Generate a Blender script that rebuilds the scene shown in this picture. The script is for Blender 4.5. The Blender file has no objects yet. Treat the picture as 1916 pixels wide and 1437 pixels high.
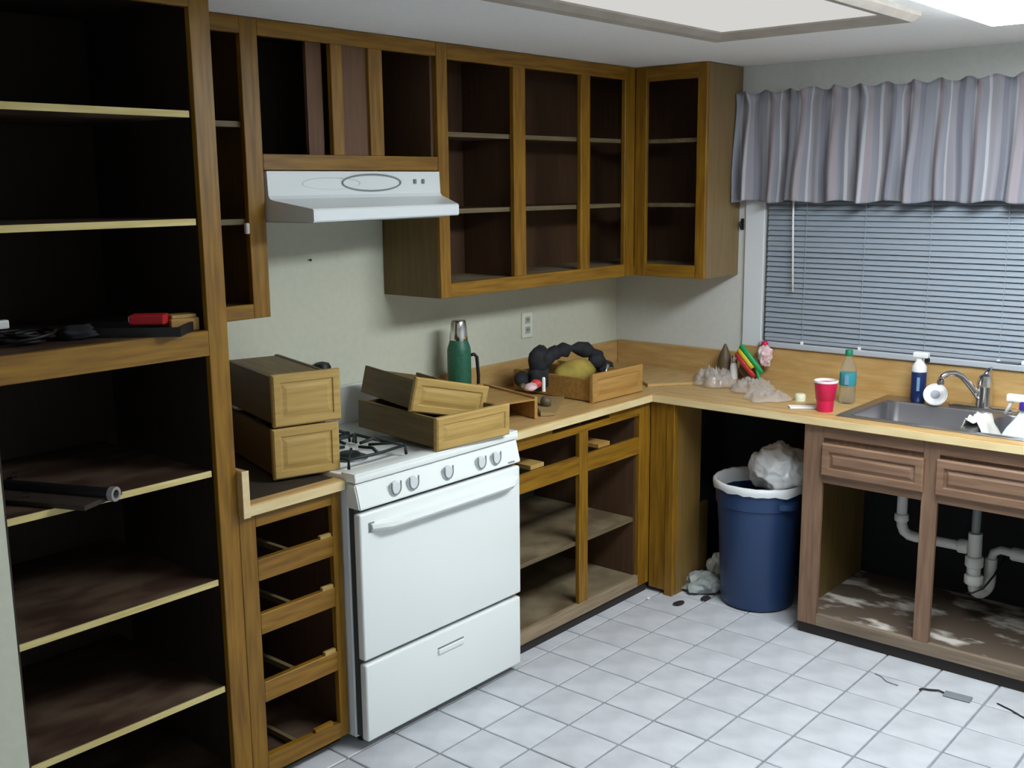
import bpy, bmesh, math, random
from mathutils import Vector, Matrix, noise
random.seed(7)
S = bpy.context.scene
COL = S.collection
PI = math.pi
# ------------------------------------------------------------------ camera
cam_d = bpy.data.cameras.new('camera'); cam = bpy.data.objects.new('camera', cam_d); COL.objects.link(cam)
YAW, PITCH, ROLL, FPX = 0.8633, -0.1836, -0.0098, 2015.69
fw = Vector((math.sin(YAW)*math.cos(PITCH), math.cos(YAW)*math.cos(PITCH), math.sin(PITCH)))
rt = Vector((math.cos(YAW), -math.sin(YAW), 0)); up = rt.cross(fw)
r2 = rt*math.cos(ROLL) + up*math.sin(ROLL); u2 = up*math.cos(ROLL) - rt*math.sin(ROLL)
M = Matrix((r2, u2, -fw)).transposed().to_4x4(); M.translation = (-4.3881, -3.0654, 1.7571)
cam.matrix_world = M
cam_d.sensor_width = 36; cam_d.lens = FPX/1916*36; cam_d.clip_start = 0.05
S.camera = cam
# ------------------------------------------------------------------ world, exposure
W = bpy.data.worlds.new('night'); S.world = W; W.use_nodes = True
W.node_tree.nodes['Background'].inputs[0].default_value = (0.006, 0.008, 0.014, 1)
W.node_tree.nodes['Background'].inputs[1].default_value = 1.0
S.view_settings.view_transform = 'Standard'; S.view_settings.look = 'None'
S.view_settings.exposure = 0.0; S.view_settings.gamma = 1; S.view_settings.use_curve_mapping = False
LAMP_STRENGTH = 31.0
PANEL_STRENGTH = 0.66

# ------------------------------------------------------------------ materials
def lin(c):
    return tuple(((v/255)/12.92 if v/255 <= .04045 else ((v/255+.055)/1.055)**2.4) for v in c) + (1,)
def mat(name, c, rough=.5, metal=0, spec=.5, trans=0, alpha=1, emit=0, c2=None, scale=8, detail=4, stretch=(1,1,1), bump=0, lo=.35, hi=.65, rnd=0, coat=0, ior=1.45):
    m = bpy.data.materials.new(name); m.use_nodes = True
    nt = m.node_tree; b = nt.nodes['Principled BSDF']
    b.inputs['Roughness'].default_value = rough; b.inputs['Metallic'].default_value = metal
    b.inputs['Specular IOR Level'].default_value = spec
    b.inputs['Transmission Weight'].default_value = trans; b.inputs['Alpha'].default_value = alpha
    b.inputs['Coat Weight'].default_value = coat; b.inputs['IOR'].default_value = ior
    b.inputs['Base Color'].default_value = lin(c)
    src = None
    if c2 is not None or bump:
        tc = nt.nodes.new('ShaderNodeTexCoord'); mp = nt.nodes.new('ShaderNodeMapping')
        mp.inputs['Scale'].default_value = stretch
        nz = nt.nodes.new('ShaderNodeTexNoise'); nz.inputs['Scale'].default_value = scale; nz.inputs['Detail'].default_value = detail
        nt.links.new(tc.outputs['Object'], mp.inputs[0]); nt.links.new(mp.outputs[0], nz.inputs['Vector'])
        if c2 is not None:
            r = nt.nodes.new('ShaderNodeValToRGB')
            r.color_ramp.elements[0].position = lo; r.color_ramp.elements[1].position = hi
            r.color_ramp.elements[0].color = lin(c); r.color_ramp.elements[1].color = lin(c2)
            nt.links.new(nz.outputs['Fac'], r.inputs[0]); src = r.outputs[0]
        if bump:
            bp = nt.nodes.new('ShaderNodeBump'); bp.inputs['Strength'].default_value = bump; bp.inputs['Distance'].default_value = .004
            nt.links.new(nz.outputs['Fac'], bp.inputs['Height']); nt.links.new(bp.outputs[0], b.inputs['Normal'])
    if rnd:
        oi = nt.nodes.new('ShaderNodeObjectInfo'); hs = nt.nodes.new('ShaderNodeHueSaturation'); mr = nt.nodes.new('ShaderNodeMapRange')
        mr.inputs['To Min'].default_value = 1-rnd; mr.inputs['To Max'].default_value = 1+rnd
        nt.links.new(oi.outputs['Random'], mr.inputs['Value']); nt.links.new(mr.outputs[0], hs.inputs['Value'])
        if src: nt.links.new(src, hs.inputs['Color'])
        else: hs.inputs['Color'].default_value = lin(c)
        src = hs.outputs[0]
    if src: nt.links.new(src, b.inputs['Base Color'])
    if emit:
        b.inputs['Emission Color'].default_value = lin(c); b.inputs['Emission Strength'].default_value = emit
    return m
def wood(name, c, c2, rough=.42, axis='z', rnd=.06, sc=9, bump=.12):
    st = {'z': (7, 7, .55), 'x': (.55, 7, 7), 'y': (7, .55, 7)}[axis]
    return mat(name, c, rough, c2=c2, scale=sc, detail=6, stretch=st, bump=bump, lo=.3, hi=.7, rnd=rnd)
OAK1, OAK2 = (108, 73, 12), (150, 109, 27)
M_oz = wood('oak_upright', OAK1, OAK2, axis='z'); M_ox = wood('oak_lengthwise', OAK1, OAK2, axis='x'); M_oy = wood('oak_crosswise', OAK1, OAK2, axis='y')
HZ1, HZ2 = (112, 84, 66), (140, 110, 88)  # sink cabinet oak, greyed and pinked in the colour for haze
M_hz = wood('hazed_oak_upright', HZ1, HZ2, axis='z', rough=.5); M_hy = wood('hazed_oak_crosswise', HZ1, HZ2, axis='y', rough=.5)
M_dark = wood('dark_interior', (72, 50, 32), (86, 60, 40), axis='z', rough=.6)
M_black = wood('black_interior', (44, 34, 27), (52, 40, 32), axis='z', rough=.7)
M_green = mat('painted_interior', (70, 82, 72), .6, c2=(52, 60, 52), scale=3)
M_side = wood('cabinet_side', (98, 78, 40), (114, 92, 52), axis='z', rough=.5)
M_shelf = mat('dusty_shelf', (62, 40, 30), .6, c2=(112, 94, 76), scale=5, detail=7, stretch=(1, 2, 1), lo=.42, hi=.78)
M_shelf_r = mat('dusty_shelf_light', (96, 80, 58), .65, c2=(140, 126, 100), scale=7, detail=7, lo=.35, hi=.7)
M_edge = wood('raw_shelf_edge', (196, 176, 108), (222, 206, 146), axis='x', rough=.6)
M_edged = wood('dark_shelf_edge', (92, 80, 56), (116, 102, 74), axis='x', rough=.6)  # darker shelf edge for the wall cabinets and base cabinet
M_ctop = mat('laminate_top', (178, 142, 88), .35, c2=(196, 162, 108), scale=6, detail=5, stretch=(1, 6, 6), rnd=.02)
M_ctopy = mat('laminate_top_cross', (178, 142, 88), .35, c2=(196, 162, 108), scale=6, detail=5, stretch=(6, 1, 6), rnd=.02)
M_cedge = mat('laminate_edge', (214, 190, 140), .4, c2=(226, 206, 160), scale=6, stretch=(1, 1, 6))
M_light = wood('drawer_wood', (160, 130, 70), (188, 156, 92), axis='x', rough=.5)
M_lightz = wood('drawer_wood_upright', (176, 140, 82), (206, 172, 110), axis='z', rough=.5)
M_dside = wood('drawer_side_wood', (98, 80, 46), (120, 100, 60), axis='y', rough=.55)
M_dsided = wood('drawer_side_shaded', (76, 56, 28), (92, 70, 38), axis='y', rough=.55)  # darker copy of the side wood, shade of the unlit side painted in
M_mid = wood('drawer_wood_brown', (156, 116, 56), (184, 142, 80), axis='x', rough=.5)
M_wall = mat('wall_paint', (203, 205, 186), .75, c2=(208, 209, 192), scale=40, bump=.05)
M_wallb = mat('wall_paint_glare', (208, 211, 206), .75, c2=(213, 215, 211), scale=40, bump=.05)  # same wall paint, tone shifted less yellow to carry the glare
M_ceil = mat('ceiling_paint', (242, 244, 244), .85, c2=(246, 247, 247), scale=60, bump=.12)
M_tile = mat('floor_tile', (186, 188, 194), .32, c2=(208, 210, 216), scale=7, detail=6, rnd=.035, lo=.35, hi=.65)
M_grout = mat('grout', (128, 132, 138), .85, c2=(146, 150, 156), scale=20)
M_kick = mat('toe_kick', (44, 38, 36), .7)
M_wornw = mat('stained_deck', (92, 78, 66), .75, c2=(206, 198, 188), scale=6.0, detail=10, stretch=(2.0, 1, 1), lo=.53, hi=.66)
M_white = mat('white_enamel', (236, 240, 238), .22, coat=.3)
M_enam = mat('hood_enamel', (228, 234, 236), .3)
M_gside = mat('stove_side_paint', (222, 228, 232), .4)
M_gray = mat('gray_plastic', (128, 132, 134), .45)
M_dgray = mat('dark_gap', (58, 64, 68), .6)
M_iron = mat('cast_iron', (30, 36, 38), .5)
M_burn = mat('burner_steel', (96, 104, 108), .4, metal=.6)
M_trim = mat('ceiling_trim', (168, 160, 150), .55, c2=(180, 172, 164), scale=12)
M_steel = mat('stainless', (172, 170, 172), .3, metal=1)
M_steeld = mat('stainless_bowl', (150, 148, 152), .38, metal=.9)
M_chrome = mat('chrome', (216, 214, 212), .12, metal=1)
M_pvc = mat('pvc_white', (206, 204, 200), .4)
M_blackp = mat('black_plastic', (22, 22, 24), .5)
M_blackc = mat('black_cloth', (26, 27, 30), .85, c2=(42, 44, 48), scale=30, bump=.3)
M_can = mat('blue_bin_plastic', (36, 58, 96), .36, c2=(40, 64, 102), scale=4)
M_bag = mat('bag_film', (240, 242, 244), .25, alpha=.86, bump=.5, scale=9, spec=.8)
M_clear = mat('clear_film', (226, 216, 208), .16, alpha=.24, bump=.3, scale=30, spec=1)
M_glassp = mat('clear_bottle', (226, 236, 238), .06, trans=.9, ior=1.2, alpha=.75)
M_glass = mat('window_glass', (235, 240, 245), .02, trans=1, ior=1.2)
M_blind = mat('blind_vinyl', (148, 158, 170), .5)  # white vinyl toned grey-blue to stand in for glare and shade
M_vinyl = mat('blind_rail', (160, 166, 176), .5)
M_casing = mat('window_casing', (218, 224, 230), .5)
M_sash = mat('window_sash', (46, 48, 54), .5)
M_outlet = mat('outlet_plastic', (224, 226, 212), .4)
M_thermos = mat('hammered_green', (40, 96, 74), .38, c2=(50, 110, 86), scale=90, bump=.3)
M_red = mat('red_plastic', (206, 26, 78), .35)
M_redt = mat('red_tool', (190, 30, 40), .45)
M_whp = mat('white_plastic', (236, 236, 236), .4)
M_teal = mat('teal_label', (52, 142, 150), .5)
M_grn = mat('green_cap', (24, 120, 84), .45)
M_navy = mat('blue_liquid', (26, 44, 92), .3)
M_navyl = mat('label_pale_blue', (120, 160, 196), .5)
M_purp = mat('purple_collar', (62, 40, 140), .4)
M_pale = mat('pale_blue_plastic', (222, 238, 244), .35)
M_paper = mat('paper', (232, 230, 224), .85, bump=.2, scale=10)
M_yel = mat('yellow_cloth', (176, 156, 74), .8, c2=(140, 120, 50), scale=12, bump=.3)
M_brown = mat('brown_plastic', (96, 80, 60), .5)
M_pink = mat('pink_wrapper', (226, 176, 186), .4, c2=(232, 226, 224), scale=26)
M_ry, M_rr, M_rg = mat('yellow_ribbon', (232, 214, 60), .5), mat('red_ribbon', (206, 60, 58), .5), mat('green_ribbon', (40, 168, 96), .5)
M_scrap = mat('gray_scrap', (168, 174, 172), .6, c2=(140, 146, 146), scale=9, bump=.3)
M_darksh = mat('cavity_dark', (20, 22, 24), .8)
def emis(name, c, s):
    m = bpy.data.materials.new(name); m.use_nodes = True; nt = m.node_tree
    nt.nodes.remove(nt.nodes['Principled BSDF']); e = nt.nodes.new('ShaderNodeEmission')
    e.inputs[0].default_value = (*c, 1); e.inputs[1].default_value = s
    nt.links.new(e.outputs[0], nt.nodes['Material Output'].inputs[0]); return m
M_lamp = emis('lamp_lens', (.90, .97, 1.0), LAMP_STRENGTH)
M_panel = emis('lit_diffuser', (1.0, .985, .95), PANEL_STRENGTH)
# valance cloth: stripes down the cloth, narrow pale ones painted as fold highlights
def valance_mat():
    m = mat('striped_cloth', (150, 140, 152), .8); nt = m.node_tree; b = nt.nodes['Principled BSDF']
    tc = nt.nodes.new('ShaderNodeTexCoord'); sp = nt.nodes.new('ShaderNodeSeparateXYZ')
    nt.links.new(tc.outputs['UV'], sp.inputs[0])
    mu = nt.nodes.new('ShaderNodeMath'); mu.operation = 'MULTIPLY'; mu.inputs[1].default_value = 1
    fr = nt.nodes.new('ShaderNodeMath'); fr.operation = 'FRACT'
    nt.links.new(sp.outputs[0], mu.inputs[0]); nt.links.new(mu.outputs[0], fr.inputs[0])
    r = nt.nodes.new('ShaderNodeValToRGB'); r.color_ramp.interpolation = 'CONSTANT'
    els = [(0, (142, 144, 154)), (.20, (170, 170, 178)), (.27, (150, 142, 150)), (.46, (134, 136, 146)), (.60, (176, 174, 180)), (.66, (146, 144, 152)), (.86, (126, 126, 138))]
    for i, (p, c) in enumerate(els):
        e = r.color_ramp.elements[i] if i < 2 else r.color_ramp.elements.new(p)
        e.position = p; e.color = lin(c)
    nt.links.new(fr.outputs[0], r.inputs[0]); nt.links.new(r.outputs[0], b.inputs['Base Color'])
    return m
M_val = valance_mat()

# ------------------------------------------------------------------ mesh helpers
class MB:
    def __init__(s): s.bm = bmesh.new()
    def box(s, x0, x1, y0, y1, z0, z1, bev=0, seg=1):
        vs = [s.bm.verts.new(p) for p in ((x0,y0,z0),(x1,y0,z0),(x1,y1,z0),(x0,y1,z0),(x0,y0,z1),(x1,y0,z1),(x1,y1,z1),(x0,y1,z1))]
        fs = [s.bm.faces.new([vs[i] for i in f]) for f in ((3,2,1,0),(4,5,6,7),(0,1,5,4),(1,2,6,5),(2,3,7,6),(3,0,4,7))]
        if bev:
            es = list({e for f in fs for e in f.edges})
            bmesh.ops.bevel(s.bm, geom=es, offset=bev, segments=seg, affect='EDGES', profile=.6)
        return s
    def hexa(s, P):   # 8 points: bottom 4 ccw, top 4 ccw
        vs = [s.bm.verts.new(p) for p in P]
        for f in ((3,2,1,0),(4,5,6,7),(0,1,5,4),(1,2,6,5),(2,3,7,6),(3,0,4,7)): s.bm.faces.new([vs[i] for i in f])
        return s
    def loft(s, loops, cap0=True, cap1=True, closed=True):
        L = [[s.bm.verts.new(p) for p in l] for l in loops]
        n = len(L[0])
        for a, b in zip(L, L[1:]):
            for i in range(n if closed else n-1):
                j = (i+1) % n
                s.bm.faces.new((a[i], a[j], b[j], b[i]))
        if cap0: s.bm.faces.new(L[0][::-1])
        if cap1: s.bm.faces.new(L[-1])
        return s
    def lathe(s, prof, c=(0,0,0), n=20, cap0=True, cap1=True, axis='z'):
        loops = []
        for r, h in prof:
            l = []
            for i in range(n):
                a = 2*PI*i/n; u, v = r*math.cos(a), r*math.sin(a)
                p = {'z': (u, v, h), 'y': (u, h, -v), 'x': (h, u, v)}[axis]
                l.append((c[0]+p[0], c[1]+p[1], c[2]+p[2]))
            loops.append(l)
        return s.loft(loops, cap0, cap1)
    def tube(s, pts, r, n=8, cap=True):
        pts = [Vector(p) for p in pts]; rr = r if isinstance(r, (list, tuple)) else [r]*len(pts)
        loops = []; nrm = None
        for i, p in enumerate(pts):
            t = (pts[min(i+1, len(pts)-1)] - pts[max(i-1, 0)]).normalized()
            if nrm is None: nrm = t.orthogonal().normalized()
            else:
                nrm = (nrm - t*nrm.dot(t))
                nrm = nrm.normalized() if nrm.length > 1e-6 else t.orthogonal().normalized()
            b = t.cross(nrm)
            loops.append([p + (nrm*math.cos(2*PI*k/n) + b*math.sin(2*PI*k/n))*rr[i] for k in range(n)])
        return s.loft(loops, cap, cap)
    def blob(s, c, r, amp=.25, freq=3, sub=3, seed=0, flat=None, crease=0):
        tmp = bmesh.new(); bmesh.ops.create_icosphere(tmp, subdivisions=sub, radius=1)
        mp = {}
        for v in tmp.verts:
            d = v.co.normalized()
            k = 1 + (crease*(1-2*abs(noise.noise(d*freq*1.6+Vector((9, seed, 2)))))**3 if crease else 0) + amp*(noise.noise(d*freq + Vector((seed*3.1, seed*1.7, seed))) + .6*abs(noise.noise(d*freq*2.3 + Vector((seed, 5, 1)))))
            p = Vector((d.x*r[0]*k, d.y*r[1]*k, d.z*r[2]*k))
            if flat is not None and p.z < flat: p.z = flat
            mp[v] = s.bm.verts.new(Vector(c) + p)
        for f in tmp.faces: s.bm.faces.new([mp[v] for v in f.verts])
        tmp.free(); return s
    def build(s, name, m, parent=None, smooth=False, world=True, ang=None):
        bmesh.ops.recalc_face_normals(s.bm, faces=s.bm.faces)
        me = bpy.data.meshes.new(name); s.bm.to_mesh(me); s.bm.free()
        me.materials.append(m)
        if smooth or ang:
            for p in me.polygons: p.use_smooth = True
            if ang: me.set_sharp_from_angle(angle=math.radians(ang))
        o = bpy.data.objects.new(name, me); COL.objects.link(o)
        if parent is not None:
            o.parent = parent
            if world:
                T = parent
                off = T['_o'] if '_o' in T else (0, 0, 0)
                me.transform(Matrix.Translation(-Vector(off)))
                o['_o'] = off
        return o
def tag(o, label, cat, group=None):
    o['label'] = label; o['category'] = cat
    if group: o['group'] = group
    return o
def thing(name, label, cat, loc=(0,0,0), rot=(0,0,0), group=None):
    o = bpy.data.objects.new(name, None); COL.objects.link(o); o.empty_display_size = .05
    o.location = loc; o.rotation_euler = rot; o['_o'] = tuple(loc)
    return tag(o, label, cat, group)
def solo(name, mb, m, label, cat, group=None, base=None, **k):   # one-mesh thing, origin moved to base
    o = mb.build(name, m, **k)
    if base:
        o.data.transform(Matrix.Translation(-Vector(base))); o.location = base
    return tag(o, label, cat, group)
def struct(name, mb, m, parent=None, **k):
    o = mb.build(name, m, parent, **k)
    if parent is None: o['kind'] = 'structure'
    return o
def B(x0, x1, y0, y1, z0, z1, bev=0, seg=1): return MB().box(min(x0,x1), max(x0,x1), min(y0,y1), max(y0,y1), min(z0,z1), max(z0,z1), bev, seg)

ZC = 2.2533; FY = -.60; UY = -.307; ZK = .882; CF = -.623; ZU = 1.345
SX0, SX1 = -2.315, -1.555
XL, YF = -5.0, -4.3  # unseen left and front walls pulled in for more bounce
# ------------------------------------------------------------------ room shell
WY0, WY1, WZ0, WZ1 = -2.45, -.80, 1.055, 2.10
struct('wall_back', B(XL, .0, 0, .1, 0, ZC+.1), M_wall)
struct('wall_right', MB().box(0, .1, WY1, .1, 0, ZC+.1).box(0, .1, YF, WY0, 0, ZC+.1).box(0, .1, WY0, WY1, 0, WZ0).box(0, .1, WY0, WY1, WZ1, ZC+.1), M_wallb)
M_wallw = mat('bounce_wall_paint', (236, 237, 234), .8, c2=(240, 241, 238), scale=40, bump=.05)  # unseen walls made whiter to bounce more light onto left-facing sides
struct('wall_left', B(XL-.1, XL, YF, .1, 0, ZC+.1), M_wallw)
struct('wall_front', B(XL-.1, .1, YF-.1, YF, 0, ZC+.1), M_wallw)
struct('wall_pantry', B(XL, -3.337, -.625, 0, 0, ZC), M_wall)
struct('ceiling', B(XL, .1, YF, .1, ZC, ZC+.1), M_ceil)
floor = struct('floor', B(XL, .1, YF, .1, -.06, -.004), M_grout)
T_, OX, OY = .2013, -1.3692, -.4547
h = (T_-.007)/2
tile_me = None; rest = MB()
def tile_visible(x, y):
    p = Vector((x, y, 0)) - M.translation; d = p.dot(fw)
    if d < .2: return False
    u = FPX*p.dot(r2)/d; v = FPX*p.dot(u2)/d
    return abs(u) < 958+70 and abs(v) < 718+70
for j in range(-21, 8):
    for i in range(-3, 24):
        cx, cy = OX + (j+.5)*T_, OY - (i+.5)*T_
        if not (XL+.1 < cx < .05 and YF+.1 < cy < .05): continue
        hidden = (cy > -.5 and cx < -.62) or (cx < -3.3 and cy > -.72) or (cx > -.55 and cy < -1.35) or cy > -.35
        if tile_visible(cx, cy) and not hidden:
            if tile_me is None:
                o = B(-h, h, -h, h, -.012, 0, .0022).build('tile', M_tile, floor, world=False); tile_me = o.data
            else:
                o = bpy.data.objects.new('tile', tile_me); COL.objects.link(o); o.parent = floor
            o.location = (cx, cy, random.uniform(-.0006, .0006)); o.rotation_euler = (random.uniform(-.0015, .0015), random.uniform(-.0015, .0015), random.uniform(-.004, .004))
        else:
            rest.box(cx-h, cx+h, cy-h, cy+h, -.012, 0)
o = rest.build('tile_field', M_tile, floor); o['kind'] = 'stuff'

# ------------------------------------------------------------------ ceiling lights
PX0, PX1, PY0, PY1 = -2.75, -1.085, -1.735, -1.175
t = thing('ceiling_light_panel', 'framed flat lit ceiling panel with a moulded grey-brown border above the stove side of the room', 'ceiling light', (-1.9, -1.45, ZC))
B(PX0, PX1, PY0, PY1, ZC-.006, ZC-.0005).build('diffuser', M_panel, t)
fr = .075
def trim_bar(a, b, inward):   # moulded strip: wide at the ceiling, narrow at the bottom
    a, b, n = Vector(a), Vector(b), Vector(inward)
    prof = [(0, 0), (.0, -.012), (.02, -.030), (.05, -.026), (fr, -.012), (fr, 0)]
    d = (b-a).normalized()
    l0 = [a + n*u + d*u + Vector((0, 0, w)) for u, w in prof]; l1 = [b + n*u - d*u + Vector((0, 0, w)) for u, w in prof]
    return MB().loft([l0, l1])
c4 = [(PX0-fr, PY0-fr), (PX1+fr, PY0-fr), (PX1+fr, PY1+fr), (PX0-fr, PY1+fr)]
for k in range(4):
    a, b = c4[k], c4[(k+1) % 4]
    n = (-(b[1]-a[1]), b[0]-a[0]); l = math.hypot(*n)
    trim_bar((a[0], a[1], ZC), (b[0], b[1], ZC), (n[0]/l, n[1]/l, 0)).build('frame_moulding', M_trim, t)
t = thing('fluorescent_lamp', 'bright white box-shaped fluorescent lamp on the ceiling near the window', 'ceiling light', (-1.44, -2.15, ZC))
B(-2.065, -.775, -2.465, -1.93, ZC-.020, ZC).build('housing', M_enam, t)
B(-2.05, -.79, -2.45, -1.945, ZC-.034, ZC-.012, .006, 2).build('lens', M_lamp, t)

# ------------------------------------------------------------------ window
w = struct('window_1', MB().box(.03, .07, WY0, WY1, WZ0, WZ0+.045).box(.03, .07, WY0, WY1, WZ1-.045, WZ1).box(.03, .07, WY0, WY0+.045, WZ0+.045, WZ1-.045).box(.03, .07, WY1-.045, WY1, WZ0+.045, WZ1-.045).box(.03, .07, -1.65, -1.6, WZ0+.045, WZ1-.045), M_sash)
B(.048, .052, WY0+.045, WY1-.045, WZ0+.045, WZ1-.045).build('pane', M_glass, w)
struct('trim_1', B(-.016, 0, WY1+.0, -.705, 1.0, 2.14, .003), M_casing)
struct('trim_2', B(-.035, .03, WY0-.1, -.80, 1.030, 1.055, .004), mat('sill_paint', (178, 184, 192), .5))
struct('trim_3', B(-.016, 0, WY0-.1, WY0, 1.0, 2.14, .003), M_casing)

# blind
t = thing('window_blind', 'closed slatted blind, shaded grey-blue, hanging in the window above the sink', 'blind', (-.005, -1.6, 2.08))
by0, by1 = -2.42, -.818
B(-.022, .02, by0, by1, 2.05, 2.085, .003).build('headrail', M_vinyl, t)
nz_ = 43; p0 = 1.088; pitch = .0224
sl_me = None
for k in range(nz_):
    z = p0 + k*pitch
    if sl_me is None:
        mb = MB(); th = .0007; ls = []
        for e, yy in ((0, by0), (1, by1)):
            top, bot = [], []
            for q in range(5):
                u = (q/4-.5)*.025; bow = .0022*(1-(2*q/4-1)**2)
                top.append((u, bow)); bot.append((u, bow-th))
            a = math.radians(62); pts = top + bot[::-1]
            ls.append([(u*math.cos(a)*1 - v*math.sin(a), yy+1.6, -(-u*math.sin(a)) + v*math.cos(a)) for u, v in pts])
        mb.loft(ls); o = mb.build('slat', M_blind, t, world=False); sl_me = o.data; o['_o'] = (0, 0, 0)
    else:
        o = bpy.data.objects.new('slat', sl_me); COL.objects.link(o); o.parent = t
    o.location = (-.005, 0, z-2.08); o.rotation_euler = (random.uniform(-.0015, .0015), random.gauss(0, .05), 0)
B(-.016, .01, by0, by1, 1.058, 1.074, .003).build('bottom_rail', M_vinyl, t)
for y in (-1.0, -1.26, -1.53, -1.82, -2.2):
    B(-.0205, -.0195, y-.0012, y+.0012, 1.06, 2.06).build('ladder_cord', M_vinyl, t)
    B(-.026, -.018, y-.007, y+.007, 1.052, 1.068, .002).build('cord_clip', M_whp, t)
MB().tube([(-.036, -.938, 2.05), (-.038, -.945, 1.6), (-.04, -.957, 1.285)], .0045, 8).build('tilt_wand', M_whp, t, smooth=True)
# valance
t = thing('window_valance', 'gathered mauve and grey striped cloth valance over the window blind', 'curtain', (-.06, -1.55, 2.1))
MB().tube([(-.05, -.70, 2.085), (-.05, -2.6, 2.085)], .008, 10).build('curtain_rod', M_whp, t, smooth=True)
def fold(y):
    return .026*math.sin(y*52+1.6*math.sin(y*9)) + .012*math.sin(y*97+.7) + .010*math.sin(y*23+2)
me = bpy.data.meshes.new('cloth'); vs, fs, uv = [], [], []
NY, zs = 420, [2.135, 2.118, 2.10, 2.085, 2.07, 2.04, 1.98, 1.9, 1.8, 1.72, 1.68, 1.672]
s_acc = 0; prev = None
for k in range(NY+1):
    y = -.675 - k*(1.95/NY); f = fold(y)
    if prev is not None: s_acc += math.hypot(y-prev[0], f-prev[1])
    prev = (y, f)
    for z in zs:
        d = min(1, max(.12, abs(2.085-z)*3.2)) if z < 2.085 else min(.9, .15+abs(z-2.085)*12)
        x = -.066 + f*d*1.05 - .012*(2.085-z if z < 2.085 else 0)*4
        dz = (.006*math.sin(y*31) if z < 1.75 else 0) + (.008*math.sin(y*60) if z > 2.1 else 0)
        vs.append((x+.06, y+1.55+.006*math.sin(z*9+y*14)*d, z-2.1+dz)); uv.append(s_acc*4.6)
n = len(zs)
for k in range(NY):
    for q in range(n-1):
        a = k*n+q; fs.append((a, a+n, a+n+1, a+1))
me.from_pydata(vs, [], fs); ul = me.uv_layers.new(name='UVMap')
for p in me.polygons:
    p.use_smooth = True
    for li in p.loop_indices: ul.data[li].uv = (uv[me.loops[li].vertex_index], 0)
me.materials.append(M_val); o = bpy.data.objects.new('cloth', me); COL.objects.link(o); o.parent = t
md = o.modifiers.new('thick', 'SOLIDIFY'); md.thickness = .0015

# ------------------------------------------------------------------ cabinets
FT = .02   # face frame thickness
def stileA(t, x0, x1, z0, z1, y=FY, m=None): return B(x0, x1, y, y+FT, z0, z1, .0015).build('stile', m or M_oz, t)
def railA(t, x0, x1, z0, z1, y=FY, m=None, name='rail'): return B(x0, x1, y, y+FT, z0, z1, .0015).build(name, m or M_ox, t)
def shelfA(t, x0, x1, y, z1, th=.017, m=None, back=-.015, em=None):
    s = B(x0, x1, y+.004, back, z1-th, z1).build('shelf', m or M_shelf, t)
    B(x0, x1, y, y+.004, z1-th, z1).build('edge_strip', em or M_edge, s)
    return s
# tall pantry
PXL, PXR = -3.335, -2.687
t = thing('pantry_cabinet', 'tall doorless oak pantry cabinet with open shelves at the left wall', 'cabinet', (-3.01, -.3, 0))
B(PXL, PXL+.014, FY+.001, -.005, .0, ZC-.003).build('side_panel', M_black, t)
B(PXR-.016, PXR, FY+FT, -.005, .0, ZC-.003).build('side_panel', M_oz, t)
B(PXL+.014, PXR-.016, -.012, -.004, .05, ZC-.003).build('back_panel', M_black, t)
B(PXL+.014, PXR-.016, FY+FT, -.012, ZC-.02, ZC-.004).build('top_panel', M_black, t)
stileA(t, -2.748, PXR, 0, ZC-.002)
railA(t, PXL, -2.748, 2.205, ZC-.002)
railA(t, PXL, -2.748, 1.313, 1.381)
B(PXL+.014, -2.705, FY+FT, -.012, 1.364, 1.381).build('deck', M_shelf, t)
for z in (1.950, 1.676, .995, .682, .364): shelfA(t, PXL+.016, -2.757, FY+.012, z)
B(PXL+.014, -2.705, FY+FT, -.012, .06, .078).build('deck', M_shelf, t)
railA(t, PXL, -2.748, .0, .075, m=M_kick, name='toe_kick')
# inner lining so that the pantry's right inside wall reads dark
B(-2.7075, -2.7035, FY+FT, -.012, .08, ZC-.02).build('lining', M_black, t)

# narrow upper
t = thing('narrow_wall_cabinet', 'narrow doorless oak wall cabinet between the pantry and the range hood', 'cabinet', (-2.5, -.15, ZU))
nx0, nx1 = -2.684, -2.322
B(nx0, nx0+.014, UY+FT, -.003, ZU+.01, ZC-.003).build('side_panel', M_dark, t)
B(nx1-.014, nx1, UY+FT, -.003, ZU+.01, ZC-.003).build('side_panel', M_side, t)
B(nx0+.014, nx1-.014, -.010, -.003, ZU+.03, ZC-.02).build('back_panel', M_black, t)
stileA(t, nx0, nx0+.05, ZU+.01, ZC-.002, UY); stileA(t, -2.385, nx1, ZU+.01, ZC-.002, UY)
railA(t, nx0+.05, -2.385, 2.203, ZC-.002, UY); railA(t, nx0+.05, -2.385, ZU+.01, ZU+.055, UY)
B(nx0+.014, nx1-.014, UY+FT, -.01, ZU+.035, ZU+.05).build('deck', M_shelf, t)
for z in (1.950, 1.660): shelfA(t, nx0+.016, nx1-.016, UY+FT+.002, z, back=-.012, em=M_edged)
B(-2.398, -2.386, UY-.004, UY+.012, 1.615, 1.648, .003).build('door_catch', M_whp, t)
B(nx0+.014, nx1-.014, UY+FT, -.01, ZC-.02, ZC-.004).build('top_panel', M_dark, t)

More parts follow.
